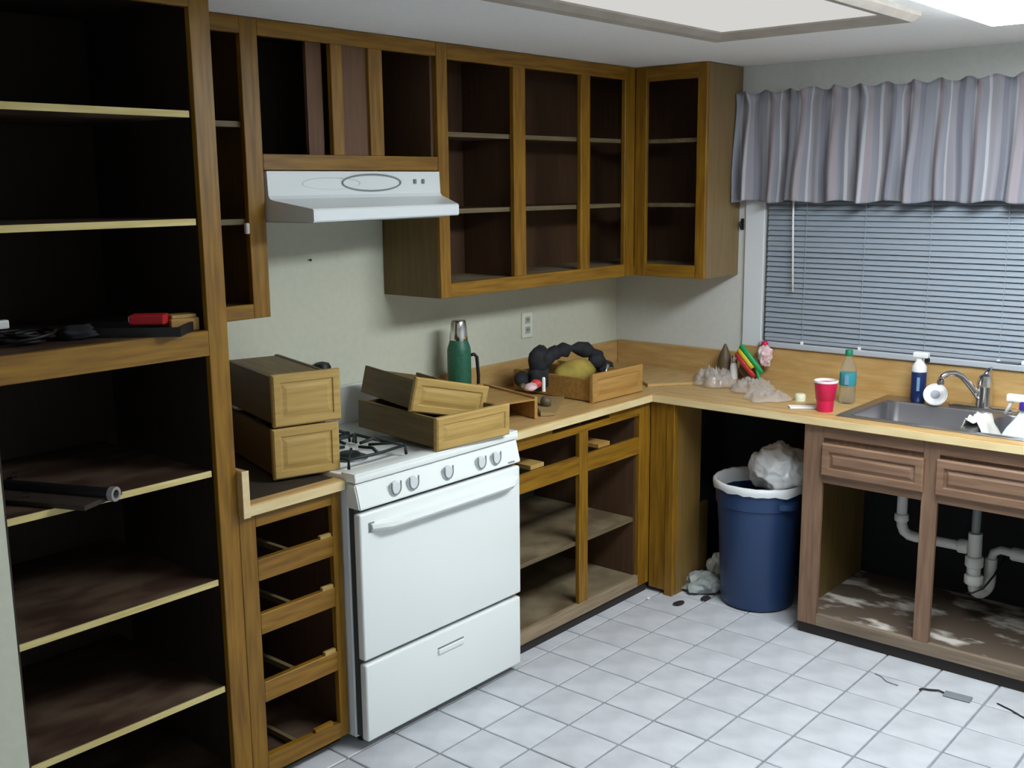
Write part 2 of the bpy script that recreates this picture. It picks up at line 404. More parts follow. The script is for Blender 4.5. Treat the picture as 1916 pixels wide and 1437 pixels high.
# hood cabinet
t = thing('hood_wall_cabinet', 'short doorless oak wall cabinet above the white range hood', 'cabinet', (-1.94, -.15, 1.806))
hx0, hx1 = -2.3215, -1.5585
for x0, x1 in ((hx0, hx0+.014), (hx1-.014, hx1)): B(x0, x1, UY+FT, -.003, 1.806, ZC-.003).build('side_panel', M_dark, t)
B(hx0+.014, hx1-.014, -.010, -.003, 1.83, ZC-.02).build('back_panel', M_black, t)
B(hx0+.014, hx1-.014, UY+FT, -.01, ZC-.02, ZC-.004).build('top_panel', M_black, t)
B(hx0+.014, hx1-.014, UY+FT, -.01, 1.83, 1.845).build('deck', M_dark, t)
railA(t, hx0, hx1, 2.203, ZC-.002, UY); railA(t, hx0, hx1, 1.806, 1.855, UY)
stileA(t, -2.04, -1.992, 1.855, 2.203, UY); stileA(t, -1.878, -1.816, 1.855, 2.203, UY)
M_chase = wood('duct_chase_wood', (96, 66, 44), (110, 78, 54), axis='z', rough=.6)
B(-1.992, -1.878, UY+.012, UY+FT+.006, 1.846, 2.204).build('duct_panel', M_chase, t)
B(-2.115, -2.052, UY+FT+.012, UY+FT+.026, 1.846, ZC-.02).build('duct_panel', M_chase, t)
B(-1.832, -1.818, UY+FT, -.01, 1.846, ZC-.02).build('duct_panel', M_dark, t)

# right upper (wall A)
t = thing('wall_cabinet', 'doorless oak wall cabinet with three open bays right of the range hood', 'cabinet', (-.9, -.15, ZU))
rx0 = -1.5565
B(rx0, rx0+.016, UY+FT, -.003, ZU, ZC-.003).build('side_panel', M_side, t)
B(rx0+.016, -.01, -.010, -.003, ZU+.03, ZC-.02).build('back_panel', M_dark, t)
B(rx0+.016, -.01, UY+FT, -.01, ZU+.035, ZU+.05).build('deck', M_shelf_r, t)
B(rx0+.016, -.01, UY+FT, -.01, ZC-.02, ZC-.004).build('top_panel', M_dark, t)
stileA(t, rx0, -1.502, ZU, ZC-.002, UY); stileA(t, -1.138, -1.066, ZU+.053, 2.197, UY); stileA(t, -.706, -.641, ZU+.053, 2.197, UY); stileA(t, -.384, UY-.001, ZU, ZC-.002, UY)
railA(t, -1.502, -.384, 2.197, ZC-.002, UY); railA(t, -1.502, -.384, ZU, ZU+.053, UY)
B(-1.109, -1.095, UY+FT, -.01, ZU+.05, ZC-.02).build('divider', M_dark, t)
for z in (1.946, 1.668):
    shelfA(t, rx0+.018, -1.111, UY+FT+.004, z, back=-.012, m=M_dark, em=M_edged); shelfA(t, -1.093, -.33, UY+FT+.004, z, back=-.012, m=M_dark, em=M_edged)
# corner upper (wall B)
t = thing('corner_wall_cabinet', 'doorless wall cabinet in the corner beside the window valance', 'cabinet', (-.15, -.49, ZU))
cy1 = -.668
B(UY+FT, -.003, cy1, cy1+.016, ZU, ZC-.003).build('side_panel', wood('window_side_panel', (122, 100, 66), (134, 112, 78), axis='z'), t)
B(-.010, -.003, cy1+.016, UY-.002, ZU+.03, ZC-.02).build('back_panel', M_dark, t)
B(UY+FT, -.011, cy1+.016, UY-.002, ZU+.035, ZU+.05).build('deck', M_shelf_r, t)
B(UY+FT, -.011, cy1+.016, UY-.002, ZC-.02, ZC-.004).build('top_panel', M_dark, t)
def stileB(t, y0, y1, z0, z1, x, m=None, name='stile'): return B(x, x+FT, y0, y1, z0, z1, .0015).build(name, m or M_oz, t)
stileB(t, -.366, UY-.001, ZU, ZC-.002, UY); stileB(t, cy1, -.622, ZU, ZC-.002, UY)
stileB(t, -.622, -.366, 2.19, ZC-.002, UY, M_oy, 'rail'); stileB(t, -.622, -.366, ZU, ZU+.055, UY, M_oy, 'rail')
for z in (1.944, 1.668):
    s = B(UY+FT+.008, -.012, cy1+.018, UY-.004, z-.017, z).build('shelf', M_dark, t); B(UY+FT+.004, UY+FT+.008, cy1+.018, UY-.004, z-.017, z).build('edge_strip', M_edged, s)
# small dark hook on wall B next to it
t = thing('wall_hook', 'small black hook on the wall beside the corner cabinet', 'hook', (-.002, -.685, 1.57))
B(-.006, -.001, -.693, -.677, 1.545, 1.595, .002).build('plate', M_blackp, t)
MB().tube([(-.005, -.685, 1.585), (-.022, -.685, 1.58), (-.026, -.685, 1.562), (-.018, -.685, 1.55)], .004, 6).build('hook_arm', M_blackp, t, smooth=True)

# drawer base
t = thing('drawer_base_cabinet', 'narrow oak base cabinet with four empty drawer openings left of the stove', 'cabinet', (-2.5, -.3, 0))
dx0, dx1 = -2.686, -2.3175
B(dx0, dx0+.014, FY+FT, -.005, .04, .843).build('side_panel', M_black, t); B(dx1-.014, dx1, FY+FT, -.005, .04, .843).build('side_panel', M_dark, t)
B(dx0+.014, dx1-.014, -.012, -.005, .05, .84).build('back_panel', M_black, t); B(dx0+.014, dx1-.014, FY+FT, -.012, .05, .065).build('deck', M_shelf, t)
stileA(t, dx0, -2.631, .04, .8465); stileA(t, -2.353, dx1, .04, .8465)
for z0, z1 in ((.804, .8465), (.642, .706), (.479, .541), (.268, .331)): railA(t, -2.631, -2.353, z0, z1)
MB().hexa([(-2.631, FY, .04), (-2.353, FY, .04), (-2.353, FY+FT, .04), (-2.631, FY+FT, .04), (-2.631, FY, .10), (-2.353, FY, .09), (-2.353, FY+FT, .09), (-2.631, FY+FT, .10)]).build('rail', M_ox, t)
B(-2.45, -2.38, FY+.003, FY+FT-.003, .09, .104).build('splinter', M_ox, t)
B(dx0, dx1, FY+.05, FY+.065, 0, .045).build('toe_kick', M_kick, t)
M_guide = wood('guide_wood', (104, 88, 62), (126, 108, 80), axis='y')
for z in (.700, .535, .325, .085): B(-2.516, -2.502, FY+FT, -.03, z-.014, z+.003).build('drawer_guide', M_guide, t)
for z in (.705, .541, .331): B(-2.40, -2.357, FY+.002, FY+.016, z-.002, z+.011, .002).build('stop_block', M_light, t)

# base cabinet right
t = thing('base_cabinet', 'doorless oak base cabinet with two bays right of the stove', 'cabinet', (-1.08, -.3, 0))
bx0, bx1 = -1.553, -.602
B(bx0, bx0+.014, FY+FT, -.005, .04, .843).build('side_panel', M_green, t); B(-.690, -.676, FY+FT+.001, -.03, .09, .843).build('side_panel', M_dark, t)
B(bx0+.014, -.69, -.03, -.022, .05, .84).build('back_panel', M_green, t); B(bx0+.014, -.60, FY+FT, -.03, .075, .09).build('deck', M_shelf_r, t)
stileA(t, bx0, -1.495, .04, .8465); stileA(t, -1.102, -1.045, .092, .80); stileA(t, -.682, bx1, .04, .8465)
for x0, x1 in ((-1.495, -1.102), (-1.045, -.682)): railA(t, x0, x1, .632, .702)
# top rail: a strip has broken away under the counter nose
railA(t, -1.495, -1.27, .797, .8465); railA(t, -1.27, -.90, .797, .824); railA(t, -.90, -.682, .797, .8465)
railA(t, -1.495, -.682, .04, .092, m=wood('worn_rail', (128, 108, 84), (158, 140, 112), axis='x', rough=.6))
B(bx0, bx1, FY+.012, FY+.03, 0, .042).build('toe_kick', M_kick, t)
s = shelfA(t, bx0+.016, -.692, FY+FT+.003, .349, back=-.032, m=M_shelf_r, em=M_edged)
B(-.012, -.004, UY-.004, -.011, ZU+.03, ZC-.02).build('back_panel', M_dark, bpy.data.objects['wall_cabinet'])
B(-1.08, -1.066, FY+FT+.001, -.03, .60, .84).build('divider', M_dark, t)
for x in (-1.33, -.90): B(x-.05, x+.03, FY+FT, -.04, .704, .72).build('drawer_guide', M_light if x < -1 else M_mid, t)
# corner filler and appliance gap side panel
t = thing('corner_end_panel', 'oak corner post and end panel beside the blue bin', 'panel', (-.5, -.68, 0))
B(-.602, -.582, -.684, -.602, .02, .8465, .0015).build('filler_strip', M_oz, t)
B(-.606, -.572, -.722, -.684, 0, .8465, .002).build('post', M_oz, t)
B(-.572, -.385, -.722, -.704, 0, .845).build('side_panel', wood('end_panel_wood', (118, 92, 46), (134, 106, 58), axis='z'), t)
B(-.385, -.30, -.715, -.700, .0, .36).build('lower_board', M_side, t)
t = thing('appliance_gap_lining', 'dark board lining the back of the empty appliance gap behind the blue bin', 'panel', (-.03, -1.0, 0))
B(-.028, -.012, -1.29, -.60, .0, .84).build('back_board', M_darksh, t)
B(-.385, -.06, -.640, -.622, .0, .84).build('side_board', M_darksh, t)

# sink base
t = thing('sink_base_cabinet', 'haze-greyed oak sink cabinet with open doors and two false drawer fronts under the sink', 'cabinet', (-.3, -1.85, 0))
X = -.60; sy0, sy1 = -2.42, -1.30
def rB(y0, y1, z0, z1, m=None, name='rail'): return stileB(t, y0, y1, z0, z1, X, m or M_hy, name)
rB(-1.378, sy1, .045, .8465, M_hz, 'stile'); rB(-1.812, -1.755, .092, .845, M_hz, 'stile'); rB(sy0, -2.255, .045, .8465, M_hz, 'stile')
for a, b in ((-1.755, -1.378), (-2.255, -1.812)): rB(a, b, .800, .8465); rB(a, b, .624, .672)
rB(-2.255, -1.378, .045, .092, wood('worn_bottom_rail', (112, 96, 80), (142, 126, 108), axis='y', rough=.65))
B(X+.012, X+.03, sy0, sy1, 0, .048).build('toe_kick', M_kick, t)
B(X+FT, -.02, sy1-.016, sy1, .04, .843).build('side_panel', M_side, t); B(X+FT, -.02, sy0, sy0+.016, .04, .843).build('side_panel', M_side, t)
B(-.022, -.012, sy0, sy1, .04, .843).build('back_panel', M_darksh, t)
B(X+FT, -.022, sy0+.016, sy1-.016, .074, .091).build('deck', M_wornw, t)
B(X+.012, X+FT+.006, -1.755, -1.378, .672, .80).build('backing_board', M_hz, t); B(X+.012, X+FT+.006, -2.255, -1.812, .672, .80).build('backing_board', M_hz, t)
def raised(w_, h_, th=.019, bd=.028, gd=.008):     # raised panel front, local: x 0..w, y=0 back, -th front, z 0..h
    mb = MB()
    def r(i, y): return [(i, y, i), (w_-i, y, i), (w_-i, y, h_-i), (i, y, h_-i)]
    mb.loft([r(0, 0), r(0, -th+.005), r(.005, -th), r(bd, -th), r(bd+.003, -th+gd), r(bd+.008, -th+gd), r(bd+.020, -th+.001), ], True, True)
    return mb
def rotz(o, a, loc): o.data.transform(Matrix.Translation(loc) @ Matrix.Rotation(a, 4, 'Z'))
for y0, y1, z0, z1 in ((-1.763, -1.378, .658, .782), (-2.24, -1.806, .658, .788)):
    mb = raised(y1-y0, z1-z0); o = mb.build('drawer_front', M_hy, t, world=False)
    o.data.transform(Matrix.Translation(Vector((X-.0005, y1, z0)) - Vector(t['_o'])) @ Matrix.Rotation(-PI/2, 4, 'Z'))

# ------------------------------------------------------------------ counters
ct = thing('corner_countertop', 'L-shaped tan laminate countertop running from the stove round the corner past the sink', 'countertop', (-.3, -.3, ZK))
SKX0, SKX1, SKY0, SKY1 = -.545, -.075, -2.235, -1.425
th = .035
B(-1.553, -.0235, CF, -.023, ZK-th, ZK, .006, 2).build('worktop', M_ctop, ct)
mb = MB().box(CF, SKX0, -3.0, CF-.0005, ZK-th, ZK, .006, 2).box(SKX1, -.0235, -3.0, CF-.0005, ZK-th, ZK).box(SKX0, SKX1, SKY1, CF-.0005, ZK-th, ZK).box(SKX0, SKX1, -3.0, SKY0, ZK-th, ZK)
mb.build('worktop', M_ctopy, ct)
B(-1.553, CF-.0035, CF-.003, CF+.0005, ZK-th+.004, ZK-.004).build('edge_strip', M_cedge, ct)
B(CF-.003, CF+.0005, -3.0, CF-.0035, ZK-th+.004, ZK-.004).build('edge_strip', M_cedge, ct)
B(-1.553, -.003, -.0225, -.003, ZK-th, ZK+.108, .003).build('backsplash', M_ctop, ct)
B(-.0225, -.003, -.705, -.0235, ZK-th, ZK+.112, .003).build('backsplash', M_ctopy, ct)
B(-.0225, -.003, -3.0, -.7055, ZK-th, 1.029, .003).build('backsplash', M_ctopy, ct)
ct2 = thing('left_countertop', 'short tan laminate countertop with a pale edge between pantry and stove', 'countertop', (-2.5, -.3, ZK))
B(-2.664, -2.3185, CF, -.023, ZK-th, ZK, .006, 2).build('worktop', M_ctop, ct2)
B(-2.663, -2.33, -.585, -.03, ZK-.001, ZK+.0012).build('dark_top_sheet', mat('dark_top_sheet', (48, 38, 28), .8), ct2)  # thin dark sheet on the worktop behind its pale front strip
B(-2.664, -2.3185, CF-.003, CF+.0005, ZK-th+.003, ZK-.004).build('edge_strip', M_cedge, ct2)
B(-2.686, -2.3185, -.0225, -.003, ZK-th, ZK+.10, .003).build('backsplash', M_ctop, ct2)
s = B(-2.686, -2.6645, CF+.001, -.023, ZK-th, ZK+.10, .003).build('side_splash', M_ctopy, ct2)
B(-2.6865, -2.6640, CF-.003, CF+.0015, ZK-th, ZK+.10).build('edge_strip', M_cedge, s)

# sink
t = thing('double_sink', 'stainless steel double bowl sink set in the counter under the window', 'sink', (-.3, -1.83, ZK))
RZ = ZK+.004
by = (-2.215, -1.885, -1.845, -1.445); bxs = (-.528, -.165)
mb = MB().box(-.565, bxs[0], -2.255, -1.405, ZK+.0005, RZ, .0015).box(bxs[1], -.055, -2.255, -1.405, ZK+.0005, RZ, .0015)
for a, b in ((-2.255, by[0]), (by[1], by[2]), (by[3], -1.405)): mb.box(bxs[0], bxs[1], a, b, ZK+.0005, RZ)
mb.build('rim', M_steel, t)
def rr(x0, x1, y0, y1, r, z, n=5):
    L = []
    for cx, cy, a0 in ((x1-r, y1-r, 0), (x0+r, y1-r, 90), (x0+r, y0+r, 180), (x1-r, y0+r, 270)):
        for k in range(n): a = math.radians(a0+90*k/(n-1)); L.append((cx+r*math.cos(a), cy+r*math.sin(a), z))
    return L
for a, b in ((by[0], by[1]), (by[2], by[3])):
    x0, x1 = bxs
    loops = [rr(x0, x1, a, b, .004, RZ), rr(x0+.003, x1-.003, a+.003, b-.003, .05, RZ-.006), rr(x0+.01, x1-.01, a+.01, b-.01, .05, ZK-.14), rr(x0+.03, x1-.03, a+.03, b-.03, .05, ZK-.165)]
    lo = [[(p[0]+(-.002 if p[0] < (x0+x1)/2 else .002), p[1]+(-.002 if p[1] < (a+b)/2 else .002), p[2]-.002) for p in l] for l in loops]
    bw = MB().loft(loops + [rr(x0+.03, x1-.03, a+.03, b-.03, .05, ZK-.168)], False, True).build('bowl', M_steeld, t, ang=40)
    cx, cy = (x0+x1)/2, (a+b)/2
    MB().lathe([(.045, ZK-.164), (.045, ZK-.161), (.034, ZK-.160), (.03, ZK-.1635)], (cx, cy, 0), 20).build('drain', M_chrome, bw, ang=40)
# faucet
t = thing('faucet', 'chrome single-lever kitchen faucet at the back of the sink', 'faucet', (-.105, -1.80, RZ))
mb = MB(); mb.loft([rr(-.135, -.078, -1.93, -1.67, .028, RZ), rr(-.135, -.078, -1.93, -1.67, .028, RZ+.006), rr(-.128, -.085, -1.92, -1.68, .021, RZ+.011)])
mb.build('deck_plate', M_chrome, t, ang=40)
MB().lathe([(.031, RZ+.008), (.030, RZ+.03), (.028, RZ+.07), (.030, RZ+.085), (.029, RZ+.105), (.022, RZ+.128), (.009, RZ+.136)], (-.105, -1.80, 0), 20).build('body', M_chrome, t, ang=40)
MB().tube([(-.105, -1.80, RZ+.125), (-.095, -1.802, RZ+.138), (-.080, -1.805, RZ+.147), (-.062, -1.808, RZ+.152)], [.012, .010, .009, .007], 10).build('lever', M_chrome, t, smooth=True)
sp = [(-.115, -1.79, RZ+.035), (-.135, -1.772, RZ+.07), (-.158, -1.752, RZ+.105), (-.18, -1.735, RZ+.13), (-.203, -1.717, RZ+.143), (-.226, -1.70, RZ+.143), (-.244, -1.686, RZ+.134), (-.25, -1.681, RZ+.118)]
s = MB().tube(sp, [.014, .013, .012, .0115, .011, .011, .011, .012], 12).build('spout', M_chrome, t, smooth=True)
MB().lathe([(.0125, 0), (.0135, -.012), (.011, -.016)], (-.25, -1.681, RZ+.118), 14).build('aerator', M_steel, s, ang=40)

# plumbing
t = thing('drain_pipework', 'white plastic drain pipes with a trap under the sink', 'pipe', (-.33, -1.85, .4))
PX = -.33; R = .020
def col(c, ax='z', L=.03, r=.027): return MB().lathe([(r-.003, -L/2), (r, -L/2+.004), (r, L/2-.004), (r-.003, L/2)], c, 16, axis=ax)
MB().tube([(PX, -1.592, .71), (PX, -1.592, .46), (PX, -1.595, .43), (PX, -1.605, .408), (PX, -1.625, .396), (PX, -1.655, .393)], R, 14).build('tailpiece', M_pvc, t, ang=50)
col((PX, -1.592, .462)).build('slip_nut', M_pvc, t, ang=40); col((PX, -1.592, .57)).build('slip_nut', M_pvc, t, ang=40)
MB().tube([(PX, -1.65, .393), (PX, -1.85, .395)], R*.95, 14).build('cross_pipe', M_pvc, t, ang=50)
col((PX, -1.83, .395), 'y', .035).build('slip_nut', M_pvc, t, ang=40)
MB().tube([(PX, -1.872, .455), (PX, -1.874, .30)], R*1.25, 16).build('tee', M_pvc, t, ang=50)
MB().tube([(PX, -1.872, .71), (PX, -1.872, .45)], R*.8, 12).build('tailpiece', M_gray, t, ang=50)
col((PX, -1.874, .345), 'z', .04, .033).build('slip_nut', M_pvc, t, ang=40)
tr = [(PX, -1.875, .30), (PX, -1.877, .27)] + [(PX+.036*(1-math.cos(a)), -1.877-.018*(1-math.cos(a)), .255-.040*math.sin(a)) for a in [PI*k/8 for k in range(9)]] + [(PX+.072, -1.913, .30), (PX+.072, -1.914, .345)]
MB().tube(tr, R*1.1, 14).build('trap', M_pvc, t, ang=50)
col((PX, -1.876, .275), 'z', .035, .034).build('slip_nut', M_pvc, t, ang=40)
MB().tube([(PX+.072, -1.914, .34), (PX+.072, -1.92, .37), (PX+.07, -1.945, .386), (PX+.065, -2.0, .384)], R*.8, 12).build('waste_arm', M_pvc, t, ang=50)
MB().lathe([(.022, -2.045), (.025, -2.04), (.025, -1.99), (.022, -1.985)], (PX+.065, 0, .382), 14, axis='y').build('slip_nut', M_pvc, t, ang=40)
MB().tube([(PX+.065, -2.035, .382), (PX+.09, -2.05, .382), (PX+.30, -2.05, .382)], R*.7, 12).build('wall_pipe', M_gray, t, ang=50)
MB().tube([(PX-.03, -1.86, .225), (PX-.032, -1.885, .232), (PX-.01, -1.915, .25), (PX+.05, -1.935, .29), (PX+.10, -1.955, .36)], .004, 6).build('wire', M_blackp, t, smooth=True)
t = thing('shutoff_valve', 'small pale shutoff valve on the back of the sink cabinet', 'valve', (-.06, -1.75, .56))
B(-.06, -.024, -1.765, -1.735, .545, .59, .006).build('valve_body', M_gray, t); B(-.085, -.06, -1.772, -1.728, .56, .578, .006).build('valve_knob', M_pvc, t)

# ------------------------------------------------------------------ range hood
t = thing('range_hood', 'white range hood under the short cabinet over the stove', 'range hood', (-1.94, -.2, 1.65))
yl, yr = -.528, -.405
def hl(x, xf, yf):   # profile loop at one end
    return [(x, -.004, 1.65), (x, -.004, 1.803), (x, UY-.004, 1.803), (x, UY-.008, 1.728), (x, UY-.016, 1.718), (x, UY-.03, 1.714), (xf, yf+.004, 1.690), (xf, yf, 1.685), (xf, yf, 1.655), (xf, yf+.004, 1.650), (xf, yf+.02, 1.650)]
MB().loft([hl(SX0, SX0, yl), hl(SX1-.003, SX1-.003, yr)]).build('canopy', M_enam, t, ang=25)
xc, zc, yv = -1.885, 1.766, UY-.0065
def ring(cx, cz, a, b, wd, y, n=40):
    mb = MB()
    lo = [[], [], [], []]
    for k in range(n):
        u = 2*PI*k/n; c, s_ = math.cos(u), math.sin(u)
        lo[0].append((cx+(a+wd)*c, y+.003, cz+(b+wd)*s_)); lo[1].append((cx+(a+wd)*c, y-.003, cz+(b+wd)*s_)); lo[2].append((cx+a*c, y-.003, cz+b*s_)); lo[3].append((cx+a*c, y+.003, cz+b*s_))
    lo.append(lo[0]); return mb.loft(lo, False, False)
ring(xc, zc, .128, .024, .006, yv).build('oval_bezel', M_gray, t)
ring(-2.06, zc-.002, .12, .018, .0015, yv+.0015).build('oval_outline', mat('pale_grey_print', (206, 212, 216), .5), t)
for x in (-1.685, -1.645): B(x-.006, x+.006, yv-.006, yv+.003, zc-.005, zc+.011, .002).build('switch', M_gray, t)
B(SX0+.08, SX1-.08, -.40, -.06, 1.644, 1.651).build('filter', M_gray, t)

# ------------------------------------------------------------------ stove
t = thing('gas_stove', 'white gas stove with oven door and bottom drawer', 'stove', (-1.935, -.35, 0))
SY = -.679
B(SX0+.002, SX1-.002, -.625, -.035, .03, .876, .003).build('body', M_gside, t)
B(SX0+.008, SX1-.008, -.648, -.624, .04, .87).build('front_frame', M_dgray, t)
d_ = B(SX0+.003, SX1-.003, SY, -.648, .302, .776, .008, 3).build('oven_door', M_white, t, ang=40)
mb = MB()
ls = []
for k in range(13):
    u = k/12; x = SX0+.045 + u*(SX1-SX0-.068); e = min(u, 1-u)*12
    dep = .030*min(1, max(0, e-.15)/.9)**.6 if e < 1.2 else .030
    zz = .728
    ls.append([(x, SY+.001, zz-.014), (x, SY-dep-.004, zz-.012), (x, SY-dep-.012, zz-.002), (x, SY-dep-.008, zz+.010), (x, SY+.001, zz+.012)])
mb.loft(ls).build('door_handle', M_white, d_, ang=50)
B(SX0+.036, SX0+.060, SY-.0012, SY+.002, .712, .744).build('handle_recess', M_gray, d_)
dr = B(SX0+.006, SX1-.006, SY, -.648, .03, .288, .008, 3).build('bottom_drawer', M_white, t, ang=40)
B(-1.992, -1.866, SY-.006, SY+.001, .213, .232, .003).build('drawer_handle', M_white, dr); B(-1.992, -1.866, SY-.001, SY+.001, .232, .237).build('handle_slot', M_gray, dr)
# sloped control panel
yb, yt = SY-.004, SY+.016
pn = MB().hexa([(SX0+.002, yb, .790), (SX1-.002, yb, .790), (SX1-.002, -.62, .790), (SX0+.002, -.62, .790), (SX0+.002, yt, .868), (SX1-.002, yt, .868), (SX1-.002, -.62, .868), (SX0+.002, -.62, .868)])
bmesh.ops.bevel(pn.bm, geom=list(pn.bm.edges), offset=.004, segments=2, affect='EDGES'); pn = pn.build('control_panel', M_white, t, ang=40)
for x in (-2.162, -2.085, -1.926, -1.764, -1.687):
    zc_ = .828; y_ = yb + (yt-yb)*(zc_-.79)/.078
    kn = MB().lathe([(.0235, y_), (.0235, y_-.004), (.021, y_-.010), (.019, y_-.012)], (x, 0, zc_), 20, axis='y').build('knob', mat('knob_white', (214, 220, 222), .35) if 'knob_white' not in bpy.data.materials else bpy.data.materials['knob_white'], pn, ang=40)
    kn.data.transform(Matrix.Identity(4))
    mb = MB(); ls = []
    for k in range(9):
        a = PI + PI*k/8; ls.append((x+.019*math.cos(a), y_-.0115, zc_-.001+.022*math.sin(a)+.004))
    mb.tube([(x-.019, y_-.0115, zc_+.022)] + ls + [(x+.019, y_-.0115, zc_+.022)], .0028, 6).build('knob_mark', M_gray, pn, smooth=True)
B(-1.625, -1.592, yb+.0004, yb+.003, .797, .801).build('badge', M_gray, pn)
# cooktop
B(SX0-.001, SX1+.001, SY+.010, -.03, .872, .893, .006, 2).build('cooktop', M_white, t, ang=40)
B(SX0-.001, SX1+.001, SY+.012, SY+.075, .890, .902, .005, 2).build('front_lip', M_white, t, ang=40)
B(SX0, SX1, -.06, -.012, .875, 1.028, .008, 2).build('backguard', M_white, t, ang=40)
for x in (SX0+.05, SX1-.05):
    for y in (-.60, -.10): MB().lathe([(.014, 0), (.018, .006), (.012, .012), (.012, .032)], (x, y, 0), 12).build('foot', M_blackp, t)
for x in (-2.165, -1.71):
    for y in (-.47, -.20):
        b_ = MB().lathe([(.062, .8925), (.058, .898), (.035, .899)], (x, y, 0), 20).build('drip_pan', M_burn, t, ang=40)
        MB().lathe([(.036, .898), (.036, .908), (.030, .912), (.012, .913)], (x, y, 0), 18).build('burner', M_iron, b_, ang=40)
def grate(x, y, hz):
    mb = MB(); a = .122; r = .0056; z = hz
    c = [(-a, -a), (a, -a), (a, a), (-a, a)]
    for k in range(4):
        p, q = c[k], c[(k+1) % 4]; mb.tube([(x+p[0], y+p[1], .899), (x+p[0]*.98, y+p[1]*.98, z-.004), (x+(p[0]*.6+q[0]*.4), y+(p[1]*.6+q[1]*.4), z-.008), (x+(p[0]*.4+q[0]*.6), y+(p[1]*.4+q[1]*.6), z-.008), (x+q[0]*.98, y+q[1]*.98, z-.004)], r, 6)
        m_ = ((p[0]+q[0])/2, (p[1]+q[1])/2); mb.tube([(x+m_[0], y+m_[1], z-.008), (x+m_[0]*.8, y+m_[1]*.8, z+.006), (x+m_[0]*.28, y+m_[1]*.28, z)], r, 6)
        mb.tube([(x+p[0], y+p[1], z-.006), (x+p[0]*.8, y+p[1]*.8, z+.004), (x+p[0]*.3, y+p[1]*.3, z)], r*.9, 6)
    return mb
for y in (-.475, -.20): grate(-2.155, y, .934).build('grate', M_iron, t, smooth=True)

# ------------------------------------------------------------------ loose drawers
def drawer(name, label, loc, rot, w_, d, h_, front=True, fm=None, sm=None, fw_=.02, fh=None, group=None, notch=False, open_front=False, flip=False, im=None):
    T = thing(name, label, 'drawer', loc, rot, group or 'loose wooden drawers on the counters and stove'); T['_o'] = (0, 0, 0)
    sm = sm or M_dside; fm = fm or M_light; im = im or M_dside
    B(0, .013, 0, d, 0, h_).build('side', sm, T, world=False); B(w_-.013, w_, 0, d, 0, h_).build('side', sm, T, world=False)
    B(.013, w_-.013, d-.013, d, .0, h_*.9).build('back', sm, T, world=False)
    if not open_front: B(.013, w_-.013, 0, .013, 0, h_).build('inner_front', sm, T, world=False)
    B(.013, w_-.013, (.0 if open_front else .013), d-.013, .008, .014).build('bottom', im, T, world=False)
    if front:
        fh = fh or h_+.01
        o = raised(w_+2*fw_, fh, .019, .024, .004).build('drawer_front', fm, T, world=False)
        o.data.transform(Matrix.Translation((-fw_, 0, -.003)))
    return T
R_ = math.radians
# on the left counter: two narrow drawers, one on the other
drawer('drawer', 'lower of two narrow drawers stacked left of the stove', (-2.465, -.487, ZK+.0125), (0, 0, R_(-17)), .185, .45, .140, fm=M_light, sm=M_dsided, fw_=.014, fh=.155)
ud = drawer('drawer', 'upper of two narrow drawers stacked left of the stove, bottom panel up', (-2.460, -.490, ZK+.1725), (R_(0), 0, R_(-16)), .19, .45, .142, fm=M_light, sm=M_dsided, fw_=.014, fh=.158)
B(.013, .177, .013, .437, .128, .140).build('bottom', M_dside, ud, world=False)
# on the stove
drawer('drawer', 'wide drawer sitting on the cooktop with its panelled front at the stove edge', (-1.945, -.655, .908), (R_(1.5), 0, R_(-4)), .30, .42, .098, fm=M_light, sm=M_dside, fw_=.018, fh=.110)
drawer('drawer', 'tilted drawer with a raised front lying on top of the cooktop drawer', (-1.905, -.520, 1.010), (R_(1.5), R_(13), R_(-12)), .235, .38, .098, fm=M_light, sm=M_dside, fw_=.036, fh=.118)
# counter right of stove
drawer('drawer', 'upturned frontless drawer between the cooktop drawers and the big panelled drawer', (-1.298, -.548, ZK+.0865), (0, PI, R_(-14)), .265, .355, .084, front=False, sm=M_mid, im=M_mid, open_front=True)
drawer('drawer', 'big drawer on the counter by the corner holding the black tool belt', (-.925, -.532, ZK+.004), (0, 0, R_(-2)), .305, .43, .088, fm=M_mid, sm=M_mid, fw_=.018, fh=.118)

# ------------------------------------------------------------------ things on the counters
t = thing('thermos', 'green vacuum flask with a steel cup cap and black handle against the wall', 'flask', (-1.275, -.125, ZK))
c = (-1.275, -.125, 0)
MB().lathe([(.045, ZK), (.048, ZK+.004), (.048, ZK+.218), (.046, ZK+.232), (.036, ZK+.262), (.034, ZK+.268)], c, 24).build('body', M_thermos, t, ang=40)
MB().lathe([(.0365, ZK+.264), (.0375, ZK+.27), (.030, ZK+.335), (.027, ZK+.341), (.0, ZK+.342)], c, 24, cap1=False).build('cup_cap', M_chrome, t, ang=40)
MB().tube([(-1.232, -.145, ZK+.198), (-1.215, -.153, ZK+.20), (-1.206, -.158, ZK+.188), (-1.200, -.160, ZK+.11), (-1.202, -.160, ZK+.06), (-1.210, -.155, ZK+.04), (-1.232, -.145, ZK+.04)], .007, 8).build('handle', M_blackp, t, smooth=True)
t = thing('outlet', 'cream double wall outlet above the counter', 'outlet', (-.70, 0, 1.134))
B(-.737, -.664, -.007, -.0005, 1.077, 1.193, .003).build('cover_plate', M_outlet, t)
for z in (1.113, 1.158):
    s = B(-.717, -.684, -.0095, -.006, z-.015, z+.015, .003).build('socket', mat('socket_grey', (176, 178, 168), .5) if 'socket_grey' not in bpy.data.materials else bpy.data.materials['socket_grey'], t)
    B(-.708, -.705, -.0105, -.009, z-.005, z+.008).build('slot', M_blackp, s); B(-.696, -.693, -.0105, -.009, z-.005, z+.008).build('slot', M_blackp, s)
